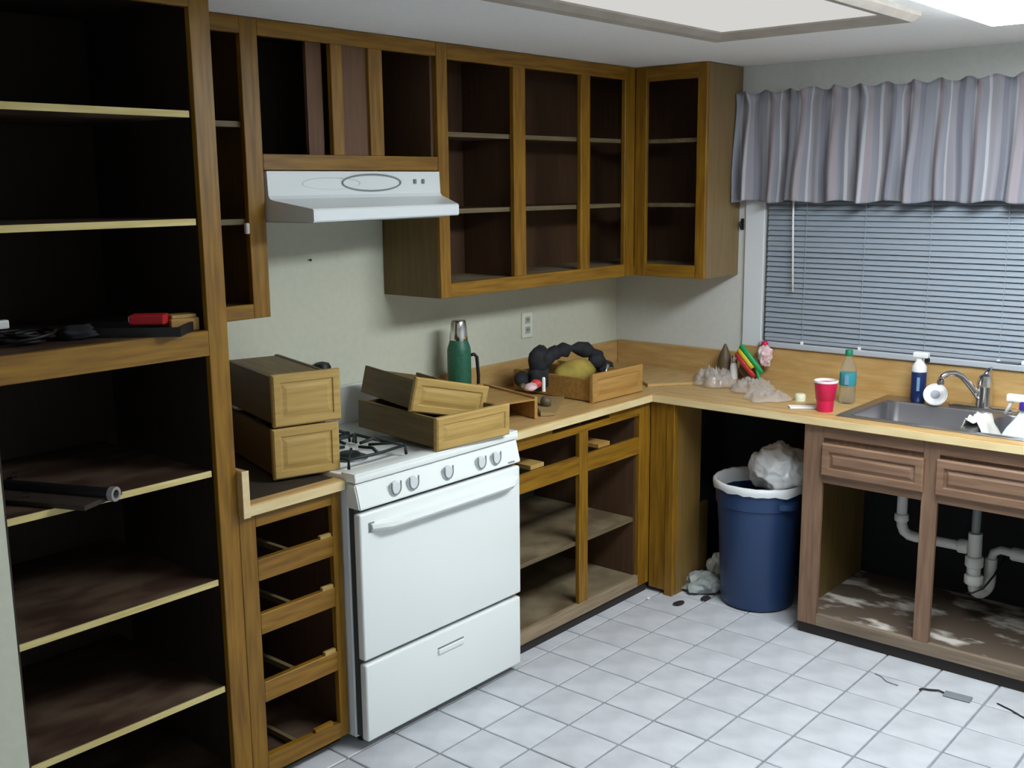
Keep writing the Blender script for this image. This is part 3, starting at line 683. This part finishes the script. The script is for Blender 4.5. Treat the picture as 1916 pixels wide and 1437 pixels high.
solo('nail', MB().lathe([(.002, -.0005), (.002, -.012), (.005, -.0125), (.004, -.015)], (-1.917, 0, 1.497), 8, axis='y'), M_iron, 'dark nail in the bare wall under the range hood', 'nail', base=(-1.917, 0, 1.497))
# tool belt in the big drawer
t = thing('tool_belt', 'black lumpy tool belt arched over a yellow roll in the big drawer', 'tool belt', (-.78, -.32, ZK+.018))
arc = []
for k in range(15):
    u = k/14; a = PI*(1-u)
    arc.append(Vector((-.775 + .19*math.cos(a)*-1*-1, -.26 - .10*u, ZK+.03 + .14*math.sin(a)**.8 + .03*(1-u))))
mb = MB()
rr_ = [.026+.010*math.sin(k*2.4)+.006*math.sin(k*5.1) for k in range(15)]
mb.tube(arc, rr_, 12).build('belt', M_blackc, t, smooth=True)
for k, (x, y, z, r) in enumerate([(-.93, -.26, 1.035, (.058, .04, .06)), (-.935, -.26, .96, (.055, .04, .06)), (-.86, -.285, 1.055, (.035, .03, .032)), (-.80, -.29, 1.06, (.03, .03, .03)), (-.645, -.35, 1.0, (.05, .035, .033)), (-.60, -.36, .965, (.04, .035, .035))]):
    MB().blob((x, y, z), r, .25, 2.2, 2, k).build('pouch', M_blackc, t, smooth=True)
MB().blob((-1.0, -.22, .955), (.035, .03, .03), .3, 2, 2, 9).build('pouch', M_blackc, t, smooth=True)
t = solo('padded_roll', MB().blob((-.775, -.33, .968), (.125, .06, .052), .10, 1.3, 3, 4, -.06), M_yel, 'dull yellow padded roll under the black tool belt', 'roll', base=(-.775, -.34, .91), smooth=True)
solo('metal_bar', MB().tube([(-.84, -.40, .93), (-.70, -.43, .955), (-.69, -.44, 1.0)], .008, 8), M_chrome, 'thin shiny bar lying against the yellow roll in the big drawer', 'bar', base=(-.84, -.40, .93), smooth=True)
# packets on upturned drawer
ZP = ZK+.0885
t = thing('candy_packet', 'pink and white packet on the upturned drawer', 'packet', (-1.225, -.455, ZP)); t['_o'] = (0, 0, 0)
t.rotation_euler = (0, 0, .5)
MB().blob((0, 0, .012), (.05, .028, .014), .2, 2, 2, 3, -.011).build('packet_body', M_pink, t, smooth=True, world=False)
MB().blob((.05, -.012, .016), (.018, .024, .018), .2, 2, 2, 5, -.015).build('packet_end', M_rr, t, smooth=True, world=False)
MB().blob((-.03, .025, .02), (.02, .012, .012), .2, 2, 2, 6).build('packet_tie', M_brown, t, smooth=True, world=False)
t = solo('glue_stick', MB().lathe([(.007, 0), (.007, .05), (.004, .056)], (-1.215, -.512, ZP), 10), M_whp, 'small white upright tube at the end of the upturned drawer', 'tube', base=(-1.215, -.512, ZP), smooth=False)
t = solo('dark_clump', MB().blob((-1.155, -.475, ZK+.034), (.022, .022, .024), .35, 2, 2, 11, -.0225), M_brown, 'dark brown clump beside the pink packet', 'clump', base=(-1.155, -.475, ZK), smooth=True)
fl = [(-1.262, -.535), (-1.215, -.565), (-.94, -.40), (-1.04, -.30)]
o = solo('plastic_flap', MB().hexa([(x, y, ZK+.002+q) for (x, y), q in zip(fl, (0, 0, 0, .004))] + [(x, y, ZK+.012+q) for (x, y), q in zip(fl, (.006, 0, 0, .010))]), mat('grey_brown_plastic', (150, 126, 84), .5), 'grey-brown flat flap on the counter beside the upturned drawer', 'flap', base=(-1.13, -.47, ZK))
a_ = Vector((.19, -.156, 0)).normalized(); b2 = Vector((-a_.y, a_.x, 0)); q0 = Vector((-.50, -.518, ZK+.001))
P = [q0, q0+a_*.25, q0+a_*.25+b2*.35, q0+b2*.35]
solo('loose_board', MB().hexa([tuple(p) for p in P] + [tuple(p+Vector((0, 0, .012))) for p in P]), M_ctop, 'loose tan board lying flat in the counter corner behind the big drawer', 'board', base=tuple(q0))
# jar with dark round cap behind the stacked drawers
t = thing('spice_jar', 'jar with a round black cap on the back ledge of the stove', 'jar', (-1.905, -.035, 1.029))
MB().lathe([(.024, 1.029), (.026, 1.034), (.026, 1.078), (.022, 1.088)], (-1.905, -.035, 0), 16).build('glass_body', M_brown, t, ang=40)
MB().lathe([(.026, 1.086), (.033, 1.094), (.033, 1.112), (.026, 1.124), (.010, 1.129)], (-1.905, -.035, 0), 18).build('cap', M_blackp, t, ang=40)

# right counter
def solo_cup():
    t = thing('plastic_cup', 'red plastic cup with a white rim left of the sink', 'cup', (-.505, -1.335, ZK)); c = (-.505, -1.335, ZK)
    MB().lathe([(.030, .0), (.031, .004), (.034, .045), (.036, .047), (.0445, .118), (.0425, .118), (.034, .047), (.029, .006)], c, 28, cap1=True).build('cup_body', M_red, t, ang=40)
    MB().lathe([(.0420, .10), (.0415, .117), (.0425, .122), (.0455, .121), (.0458, .116), (.0446, .113)], c, 28, False, False).build('rim', M_whp, t, ang=60)
solo_cup()
t = thing('water_bottle', 'clear plastic bottle with green cap and teal label behind the red cup', 'bottle', (-.30, -1.335, ZK)); c = (-.30, -1.335, ZK)
MB().lathe([(.028, 0), (.032, .006), (.032, .06), (.030, .063), (.032, .067), (.032, .13), (.028, .15), (.014, .182), (.0125, .195)], c, 24).build('bottle_body', M_glassp, t, ang=40)
MB().lathe([(.0325, .072), (.0328, .073), (.0328, .122), (.0325, .123)], c, 24).build('label_band', M_teal, t, ang=40)
B(-.337, -.331, -1.352, -1.336, ZK+.078, ZK+.116, .001).build('label_patch', M_navyl, t)
MB().lathe([(.0145, .190), (.0145, .212), (.013, .214)], c, 18).build('cap', M_grn, t, ang=40)
solo('bottle_cap', MB().lathe([(.021, ZK), (.022, ZK+.022), (.018, ZK+.028)], (-.375, -1.17, 0), 16), mat('cream_cap', (222, 222, 196), .5), 'small cream bottle cap on the counter left of the red cup', 'bottle cap', base=(-.375, -1.17, ZK), ang=40)
o = solo('paper_strip', B(-.055, .055, -.024, .024, 0, .006, .001), M_paper, 'white paper strip on the counter edge in front of the red cup', 'paper'); o.location = (-.50, -1.243, ZK+.0005); o.rotation_euler = (0, 0, R_(-54))
# blue spray cleaner
t = thing('spray_cleaner', 'slim dark blue spray bottle with white top at the back left of the sink', 'spray bottle', (-.115, -1.55, RZ)); c = (-.115, -1.55, RZ)
MB().lathe([(.026, 0), (.029, .005), (.029, .118), (.028, .12)], c, 22).build('bottle_body', M_navy, t, ang=40)
MB().lathe([(.0285, .120), (.028, .14), (.018, .158), (.012, .165)], c, 22).build('shoulder', M_whp, t, ang=40)
B(-.146, -.1425, -1.565, -1.553, RZ+.045, RZ+.10, .001).build('label_mark', M_navyl, t)
mb = MB().box(-.13, -.10, -1.585, -1.525, RZ+.176, RZ+.198, .006, 2).box(-.124, -.106, -1.56, -1.54, RZ+.16, RZ+.18)
mb.build('trigger_head', M_whp, t); B(-.124, -.108, -1.588, -1.570, RZ+.160, RZ+.176, .003).build('trigger', M_blackp, t)
# white lid leaning
t = thing('plastic_disc', 'round white plastic disc leaning on the back edge of the sink', 'disc', (-.15, -1.635, RZ)); t['_o'] = (0, 0, 0); t.rotation_euler = (0, R_(-62), R_(14)); t.location = (-.155, -1.632, RZ+.0415)
MB().lathe([(.044, -.004), (.045, .004), (.041, .006), (.039, .003), (.020, .003)], (0, 0, 0), 26).build('disc_body', M_whp, t, ang=30, world=False)
MB().lathe([(.018, .0025), (.018, .0055), (.015, .0065)], (0, 0, 0), 18).build('centre_ring', M_vinyl, t, ang=30, world=False)
# paper towel over divider
mb = MB(); L = []
for i in range(15):
    row = []
    for k in range(13):
        u, v = i/14-.5, k/12-.5
        n_ = noise.noise(Vector((u*5, v*5, 3.3)))
        x = -.36+u*.17+n_*.02; y = -1.862 + v*.12 + .014*noise.noise(Vector((u*7, v*7, 1)))
        z = RZ + .012 + .018*abs(n_) - max(0, abs(v)-.17)**1.0*.30 + .012*noise.noise(Vector((u*9, v*9, 8)))
        if abs(v) <= .2: z = max(z, RZ+.006)
        else: z = min(z, RZ+.02)
        row.append((x, y, z))
    L.append(row)
o = solo('paper_towel', mb.loft(L, False, False, closed=False), M_paper, 'crumpled white paper towel draped over the sink divider', 'paper towel', base=(-.36, -1.862, RZ), smooth=True)
md = o.modifiers.new('thick', 'SOLIDIFY'); md.thickness = .002; md.offset = 1
# spray bottle standing in the right bowl
zb = ZK-.160
t = thing('spray_bottle', 'large pale blue spray bottle with white trigger in the right sink bowl', 'spray bottle', (-.40, -2.028, zb)); c = (-.40, -2.028, zb)
mb = MB(); ls = []
for k, (r, z) in enumerate([(.074, 0), (.080, .006), (.082, .09), (.076, .13), (.058, .165), (.032, .20), (.018, .225), (.015, .24)]):
    ls.append([(c[0]+r*.62*math.cos(a), c[1]+r*math.sin(a), zb+z) for a in [2*PI*q/24 for q in range(24)]])
mb.loft(ls).build('bottle_body', M_pale, t, ang=40)
MB().lathe([(.020, .236), (.020, .262), (.017, .266)], c, 18).build('collar', M_purp, t, ang=40)
MB().box(c[0]-.014, c[0]+.014, c[1]-.03, c[1]+.062, zb+.262, zb+.288, .006, 2).build('trigger_head', M_whp, t, ang=40)
MB().tube([(c[0], c[1]+.045, zb+.266), (c[0], c[1]+.052, zb+.245), (c[0], c[1]+.066, zb+.215)], [.008, .006, .005], 8).build('trigger', M_whp, t, smooth=True)
# sill bits
o = solo('putty_knife', MB().box(-.033, -.012, -1.90, -1.815, 1.0555, 1.063, .002), mat('dark_grey_metal', (92, 94, 102), .4), 'dark grey strip lying on the window sill above the faucet', 'scraper', base=(-.02, -1.86, 1.0555))
solo('soap_bar', B(-.034, -.006, -2.02, -1.905, 1.0555, 1.072, .005, 2), M_whp, 'white block on the window sill at the right edge', 'block', base=(-.02, -1.96, 1.0555))

# clear bags and clutter left of the window
G = 'crumpled clear plastic bags on the counter below the window corner'
def film(cx, cy, rx, ry, hh, seed):
    mb = MB(); L = []; NR, NA = 16, 44
    for q in range(NR+1):
        l = []; rho = q/NR
        for k in range(NA):
            a = 2*PI*k/NA
            e = 1 + .28*noise.noise(Vector((math.cos(a)*1.7+seed, math.sin(a)*1.7, seed))) + .10*noise.noise(Vector((math.cos(a)*5, math.sin(a)*5, seed)))
            x, y = rho*e*math.cos(a), rho*e*math.sin(a)
            p = Vector((x*2.3+seed, y*2.3, seed*1.3)); p2 = Vector((x*5.2, y*5.2+seed, 3))
            rd = (1-abs(noise.noise(p))*2)**2*.7 + (1-abs(noise.noise(p2))*2)**2*.4
            z = ZK + .003 + hh*max(0, 1-rho**4)*(.30+.85*rd) + hh*.18*rd*(1 if rho < .98 else .2)
            l.append((cx+rx*x, cy+ry*y, z))
        L.append(l)
    L[0] = [tuple(L[0][0][:2]) + (sum(p[2] for p in L[0])/NA,)]*1
    c_ = mb.bm.verts.new((cx, cy, L[0][0][2])); rings = [[mb.bm.verts.new(p) for p in l] for l in L[1:]]
    for k in range(NA): mb.bm.faces.new((c_, rings[0][k], rings[0][(k+1) % NA]))
    for a_, b_ in zip(rings, rings[1:]):
        for k in range(NA): mb.bm.faces.new((a_[k], b_[k], b_[(k+1) % NA], a_[(k+1) % NA]))
    return mb
for k, (cx, cy, rx, ry, hh, lab) in enumerate([(-.28, -.72, .085, .095, .062, 'tallest crumpled clear plastic bag against the backsplash'), (-.285, -.905, .11, .085, .040, 'middle crumpled clear plastic bag below the rainbow ribbons'), (-.43, -1.05, .10, .085, .026, 'flat crumpled clear plastic bag nearest the bottle cap')]):
    o = solo('plastic_bag', film(cx, cy, rx, ry, hh, k*2.7+1), M_clear, lab, 'plastic bag', G, base=(cx, cy, ZK), smooth=True)
    md = o.modifiers.new('thick', 'SOLIDIFY'); md.thickness = .0012; md.offset = 1
t = solo('pointed_bottle', MB().lathe([(.030, ZK), (.032, ZK+.01), (.032, ZK+.08), (.026, ZK+.10), (.006, ZK+.148), (.003, ZK+.152)], (-.075, -.655, 0), 18), M_brown, 'brown bottle with a pointed top behind the clear bags', 'bottle', base=(-.075, -.655, ZK), ang=40)
t = thing('salt_shaker', 'small white and chrome shaker behind the clear bags', 'shaker', (-.10, -.715, ZK))
MB().lathe([(.017, ZK), (.019, ZK+.004), (.017, ZK+.06), (.014, ZK+.075)], (-.10, -.715, 0), 16).build('shaker_body', M_whp, t, ang=40)
MB().lathe([(.015, ZK+.074), (.016, ZK+.08), (.015, ZK+.10), (.008, ZK+.108)], (-.10, -.715, 0), 16).build('shaker_top', M_chrome, t, ang=40)
# rainbow ribbon toy
t = thing('rainbow_ribbon_bundle', 'rainbow striped ribbon bundle with a red ball beside the window casing', 'ribbon', (-.10, -.785, ZK))
MB().blob((-.085, -.79, ZK+.055), (.035, .05, .055), .15, 1.8, 3, 3, -.0545).build('wrapped_core', M_brown, t, smooth=True)
def band(pts, m, hw, off):
    mb = MB(); ls = []
    for p, q in zip(pts, pts[1:] + [pts[-1]*2 - pts[-2]]):
        d = (q-p).normalized(); n_ = Vector((-1, 0, 0)); w_ = n_.cross(d).normalized()
        c_ = p + w_*off
        ls.append([c_-w_*hw, c_-w_*hw*.5+n_*.006, c_+w_*hw*.5+n_*.006, c_+w_*hw, c_+w_*hw*.5-n_*.006, c_-w_*hw*.5-n_*.006])
    mb.loft(ls).build('ribbon', m, t, smooth=True)
arcp = [Vector((-.125-.02*math.sin(PI*u), -.748-.100*u, ZK+.140+.016*math.sin(PI*u)-.105*u)) for u in [k/10 for k in range(11)]]
for off, m in ((0, M_rr), (1, M_ry), (2, M_rg)):
    band(arcp[:9 if off == 1 else 11], m, .0125, .0215*(off-1))
band([Vector((-.130, -.838-.022*u, ZK+.085-.075*u)) for u in [k/6 for k in range(7)]], M_rg, .007, 0)
MB().blob((-.06, -.845, ZK+.115), (.025, .030, .044), .4, 3, 4, 8).build('wrapper', M_pink, t, smooth=True)
MB().blob((-.05, -.838, ZK+.163), (.015, .016, .017), .08, 2, 2, 1).build('red_ball', M_red, t, smooth=True)

# ------------------------------------------------------------------ bin
BC = (-.405, -1.022, 0); RB, RT, HB = .150, .184, .53
t = thing('trash_can', 'round blue plastic bin in the gap beside the sink cabinet', 'bin', BC)
MB().lathe([(RB-.008, .002), (RB, .008), (RB+.002, .03), (RT-.010, HB-.095), (RT-.002, HB-.09), (RT, HB-.02), (RT+.006, HB-.012), (RT+.006, HB), (RT-.004, HB), (RT-.008, HB-.09), (RB-.004, .02)], BC, 36).build('bin_body', M_can, t, ang=35)
for s_, a0 in ((1, R_(-112)), (-1, R_(68))):
    ls = []
    for k in range(7):
        a = a0 + R_(-16+32*k/6); ca, sa = math.cos(a), math.sin(a)
        e = .022*math.cos(R_(-90+180*k/6)*.98)
        ls.append([(BC[0]+(RT-.008)*ca, BC[1]+(RT-.008)*sa, HB-.075), (BC[0]+(RT+.002+e)*ca, BC[1]+(RT+.002+e)*sa, HB-.078), (BC[0]+(RT+.002+e)*ca, BC[1]+(RT+.002+e)*sa, HB-.055), (BC[0]+(RT-.004)*ca, BC[1]+(RT-.004)*sa, HB-.050)])
    MB().loft(ls).build('bin_handle', M_can, t, ang=35)
mb = MB(); loops = []
NN = 48
for r, z, am in [(RT+.0085, HB-.024, .006), (RT+.010, HB-.014, .004), (RT+.011, HB+.004, .002), (RT+.002, HB+.010, .003), (RT-.010, HB+.002, .003), (RT-.013, HB-.03, .004), (RT-.014, HB-.05, .004)]:
    l = []
    for k in range(NN):
        a = 2*PI*k/NN; nn = noise.noise(Vector((math.cos(a)*6, math.sin(a)*6, z*9)))
        l.append((BC[0]+(r+am*abs(nn))*math.cos(a), BC[1]+(r+am*abs(nn))*math.sin(a), z+(.012*nn if z < HB-.02 and r > RT else .004*nn)))
    loops.append(l)
t = thing('bin_liner', 'white translucent bin liner puffed up over the blue bin rim', 'bag', (BC[0], BC[1], HB))
mb.loft(loops, False, False).build('liner_cuff', M_bag, t, smooth=True)
mb = MB().blob((BC[0]+.03, BC[1]-.075, HB+.055), (.108, .118, .098), .24, 1.4, 5, 12, None, .10)
mb.build('liner_puff', M_bag, t, smooth=True)

# ------------------------------------------------------------------ floor bits
o = solo('plastic_scrap', MB().blob((-.44, -.79, .03), (.085, .075, .045), .55, 2.4, 3, 21, -.0295), M_scrap, 'grey crumpled plastic scrap on the floor left of the blue bin', 'scrap', base=(-.44, -.79, 0), smooth=False)
solo('paper_scrap', MB().blob((-.33, -.775, .07), (.035, .03, .06), .5, 2.2, 3, 25, -.0695), M_paper, 'white crumpled paper against the left side of the blue bin', 'scrap', base=(-.33, -.775, 0), smooth=False)
for k, (x, y, s_, lab) in enumerate([(-.655, -.79, .030, 'dark chip on the floor tiles left of the bin, farthest from it'), (-.535, -.85, .028, 'dark chip on the floor right by the grey plastic scrap')]):
    solo('debris_chip', MB().blob((x, y, .004), (s_, s_*.6, .006), .5, 2.5, 2, k+30, -.0035), M_kick, lab, 'chip', 'dark chips on the floor tiles', base=(x, y, 0))
t = thing('paper_tag', 'grey tag on a dark string on the floor tiles before the sink cabinet', 'tag', (-.77, -1.98, 0))
o = B(-.045, .045, -.022, .022, .001, .006, .002).build('tag_card', mat('grey_tag', (128, 134, 138), .6), t, world=False); o.location = (0, 0, 0); o.rotation_euler = (0, 0, R_(-86))
MB().tube([(-.773, -1.935, .004), (-.77, -1.915, .006), (-.785, -1.885, .005), (-.79, -1.865, .004), (-.80, -1.86, .003)], .0035, 6).build('string', M_kick, t, smooth=True)
solo('wire', MB().tube([(-.735, -2.10, .003), (-.755, -2.15, .003), (-.785, -2.2, .003), (-.80, -2.26, .003)], .0028, 6), M_kick, 'dark wire end on the floor at the right edge', 'wire', base=(-.74, -2.1, 0), smooth=True)
solo('thread', MB().tube([(-.775, -1.69, .0025), (-.785, -1.72, .0025), (-.81, -1.745, .0025), (-.815, -1.79, .0025)], .0018, 6), M_gray, 'thin grey thread on the floor tiles before the sink cabinet', 'thread', base=(-.775, -1.69, 0), smooth=True)
solo('white_crumb', MB().blob((-.69, -.66, .005), (.010, .008, .006), .3, 2, 1, 4, -.0045), M_paper, 'white crumb on the floor under the corner post', 'crumb', base=(-.69, -.66, 0))

# ------------------------------------------------------------------ things in the pantry
D1 = 1.3815
t = thing('dark_tray', 'dark flat tray on the pantry deck under the red box', 'tray', (-2.9, -.5, D1)); t['_o'] = (0, 0, 0); t.location = (-2.905, -.50, D1); t.rotation_euler = (0, 0, R_(-48))
MB().box(-.14, .14, -.07, .07, 0, .008).box(-.14, .14, -.07, -.062, .008, .024).box(-.14, .14, .062, .07, .008, .024).box(-.14, -.132, -.062, .062, .008, .024).box(.132, .14, -.062, .062, .008, .024).build('tray_body', M_blackp, t, world=False)
t = thing('red_tool_case', 'small red case on the dark tray in the pantry', 'case', (-2.875, -.525, D1+.0245)); t['_o'] = (0, 0, 0); t.rotation_euler = (0, 0, R_(-48))
B(-.045, .045, -.026, .026, 0, .026, .004, 2).build('case_body', M_redt, t, world=False); B(-.05, -.045, -.01, .01, .006, .02).build('clasp', M_chrome, t, world=False)
t = thing('wood_block', 'oak offcut on the pantry deck beside the right post', 'wood', (-2.775, -.545, D1)); t['_o'] = (0, 0, 0); t.rotation_euler = (0, 0, R_(-8))
B(-.055, .025, -.022, .035, 0, .034, .002).build('block', M_mid, t, world=False); B(-.05, .02, -.017, .03, .034, .044, .002).build('thin_offcut', M_light, t, world=False)
mb = MB()
pts = []
for k in range(60):
    a = k*.62; r = .045+.02*math.sin(k*.37)
    pts.append((-3.17 + r*1.3*math.cos(a), -.44 + r*math.sin(a), D1+.006+.022*(.5+.5*math.sin(k*.5))))
solo('cable_coil', mb.tube(pts, .0045, 6), M_blackp, 'tangled black cable on the left of the pantry deck', 'cable', base=(-3.15, -.44, D1), smooth=True)
solo('white_plug', B(-3.225, -3.19, -.42, -.40, D1+.038, D1+.06, .005, 2), M_whp, 'white plug on the black cable at the left edge', 'plug', base=(-3.2, -.41, D1))
solo('black_rag', MB().blob((-3.04, -.46, D1+.014), (.05, .045, .018), .4, 2.2, 3, 41, -.0138), M_blackc, 'black rag bunched between the cable and the dark tray', 'rag', base=(-3.04, -.46, D1), smooth=True)
D2 = .9955
t = thing('curtain_rod_bundle', 'dark flat board with a tube end poking out over the pantry shelf', 'rod', (-3.06, -.6, D2)); t['_o'] = (0, 0, 0); t.location = (-3.078, -.655, D2+.001); t.rotation_euler = (0, 0, R_(24))
MB().box(-.09, .055, .02, .46, 0, .012, .002).build('board', M_black, t, world=False)
MB().lathe([(.0165, .0), (.0165, .42), (.0115, .42), (.0115, .0)], (-.0, 0, .0168), 18, cap0=False, cap1=False, axis='y').build('tube', M_blackp, t, ang=40, world=False)
MB().lathe([(.0185, -.003), (.0185, .012), (.0110, .012), (.0110, -.003), (.0185, -.003)], (-.0, 0, .0188), 20, False, False, axis='y').build('ring_end', mat('dull_steel', (170, 168, 166), .4, metal=.5), t, ang=40, world=False)
for k, (x, y, lab) in enumerate([(-3.20, -.47, 'shiny bracket on the dark board near the shelf edge'), (-3.14, -.25, 'shiny bracket farther back on the same pantry shelf')]):
    o = solo('metal_bracket', MB().box(-.03, .03, -.008, .008, 0, .004).box(-.03, -.024, -.008, .008, .004, .022), M_chrome, lab, 'bracket', 'shiny brackets on the pantry shelf'); o.location = (x, y, D2+.001); o.rotation_euler = (0, 0, .7+k*.5)
for o in bpy.data.objects:
    if '_o' in o: del o['_o']
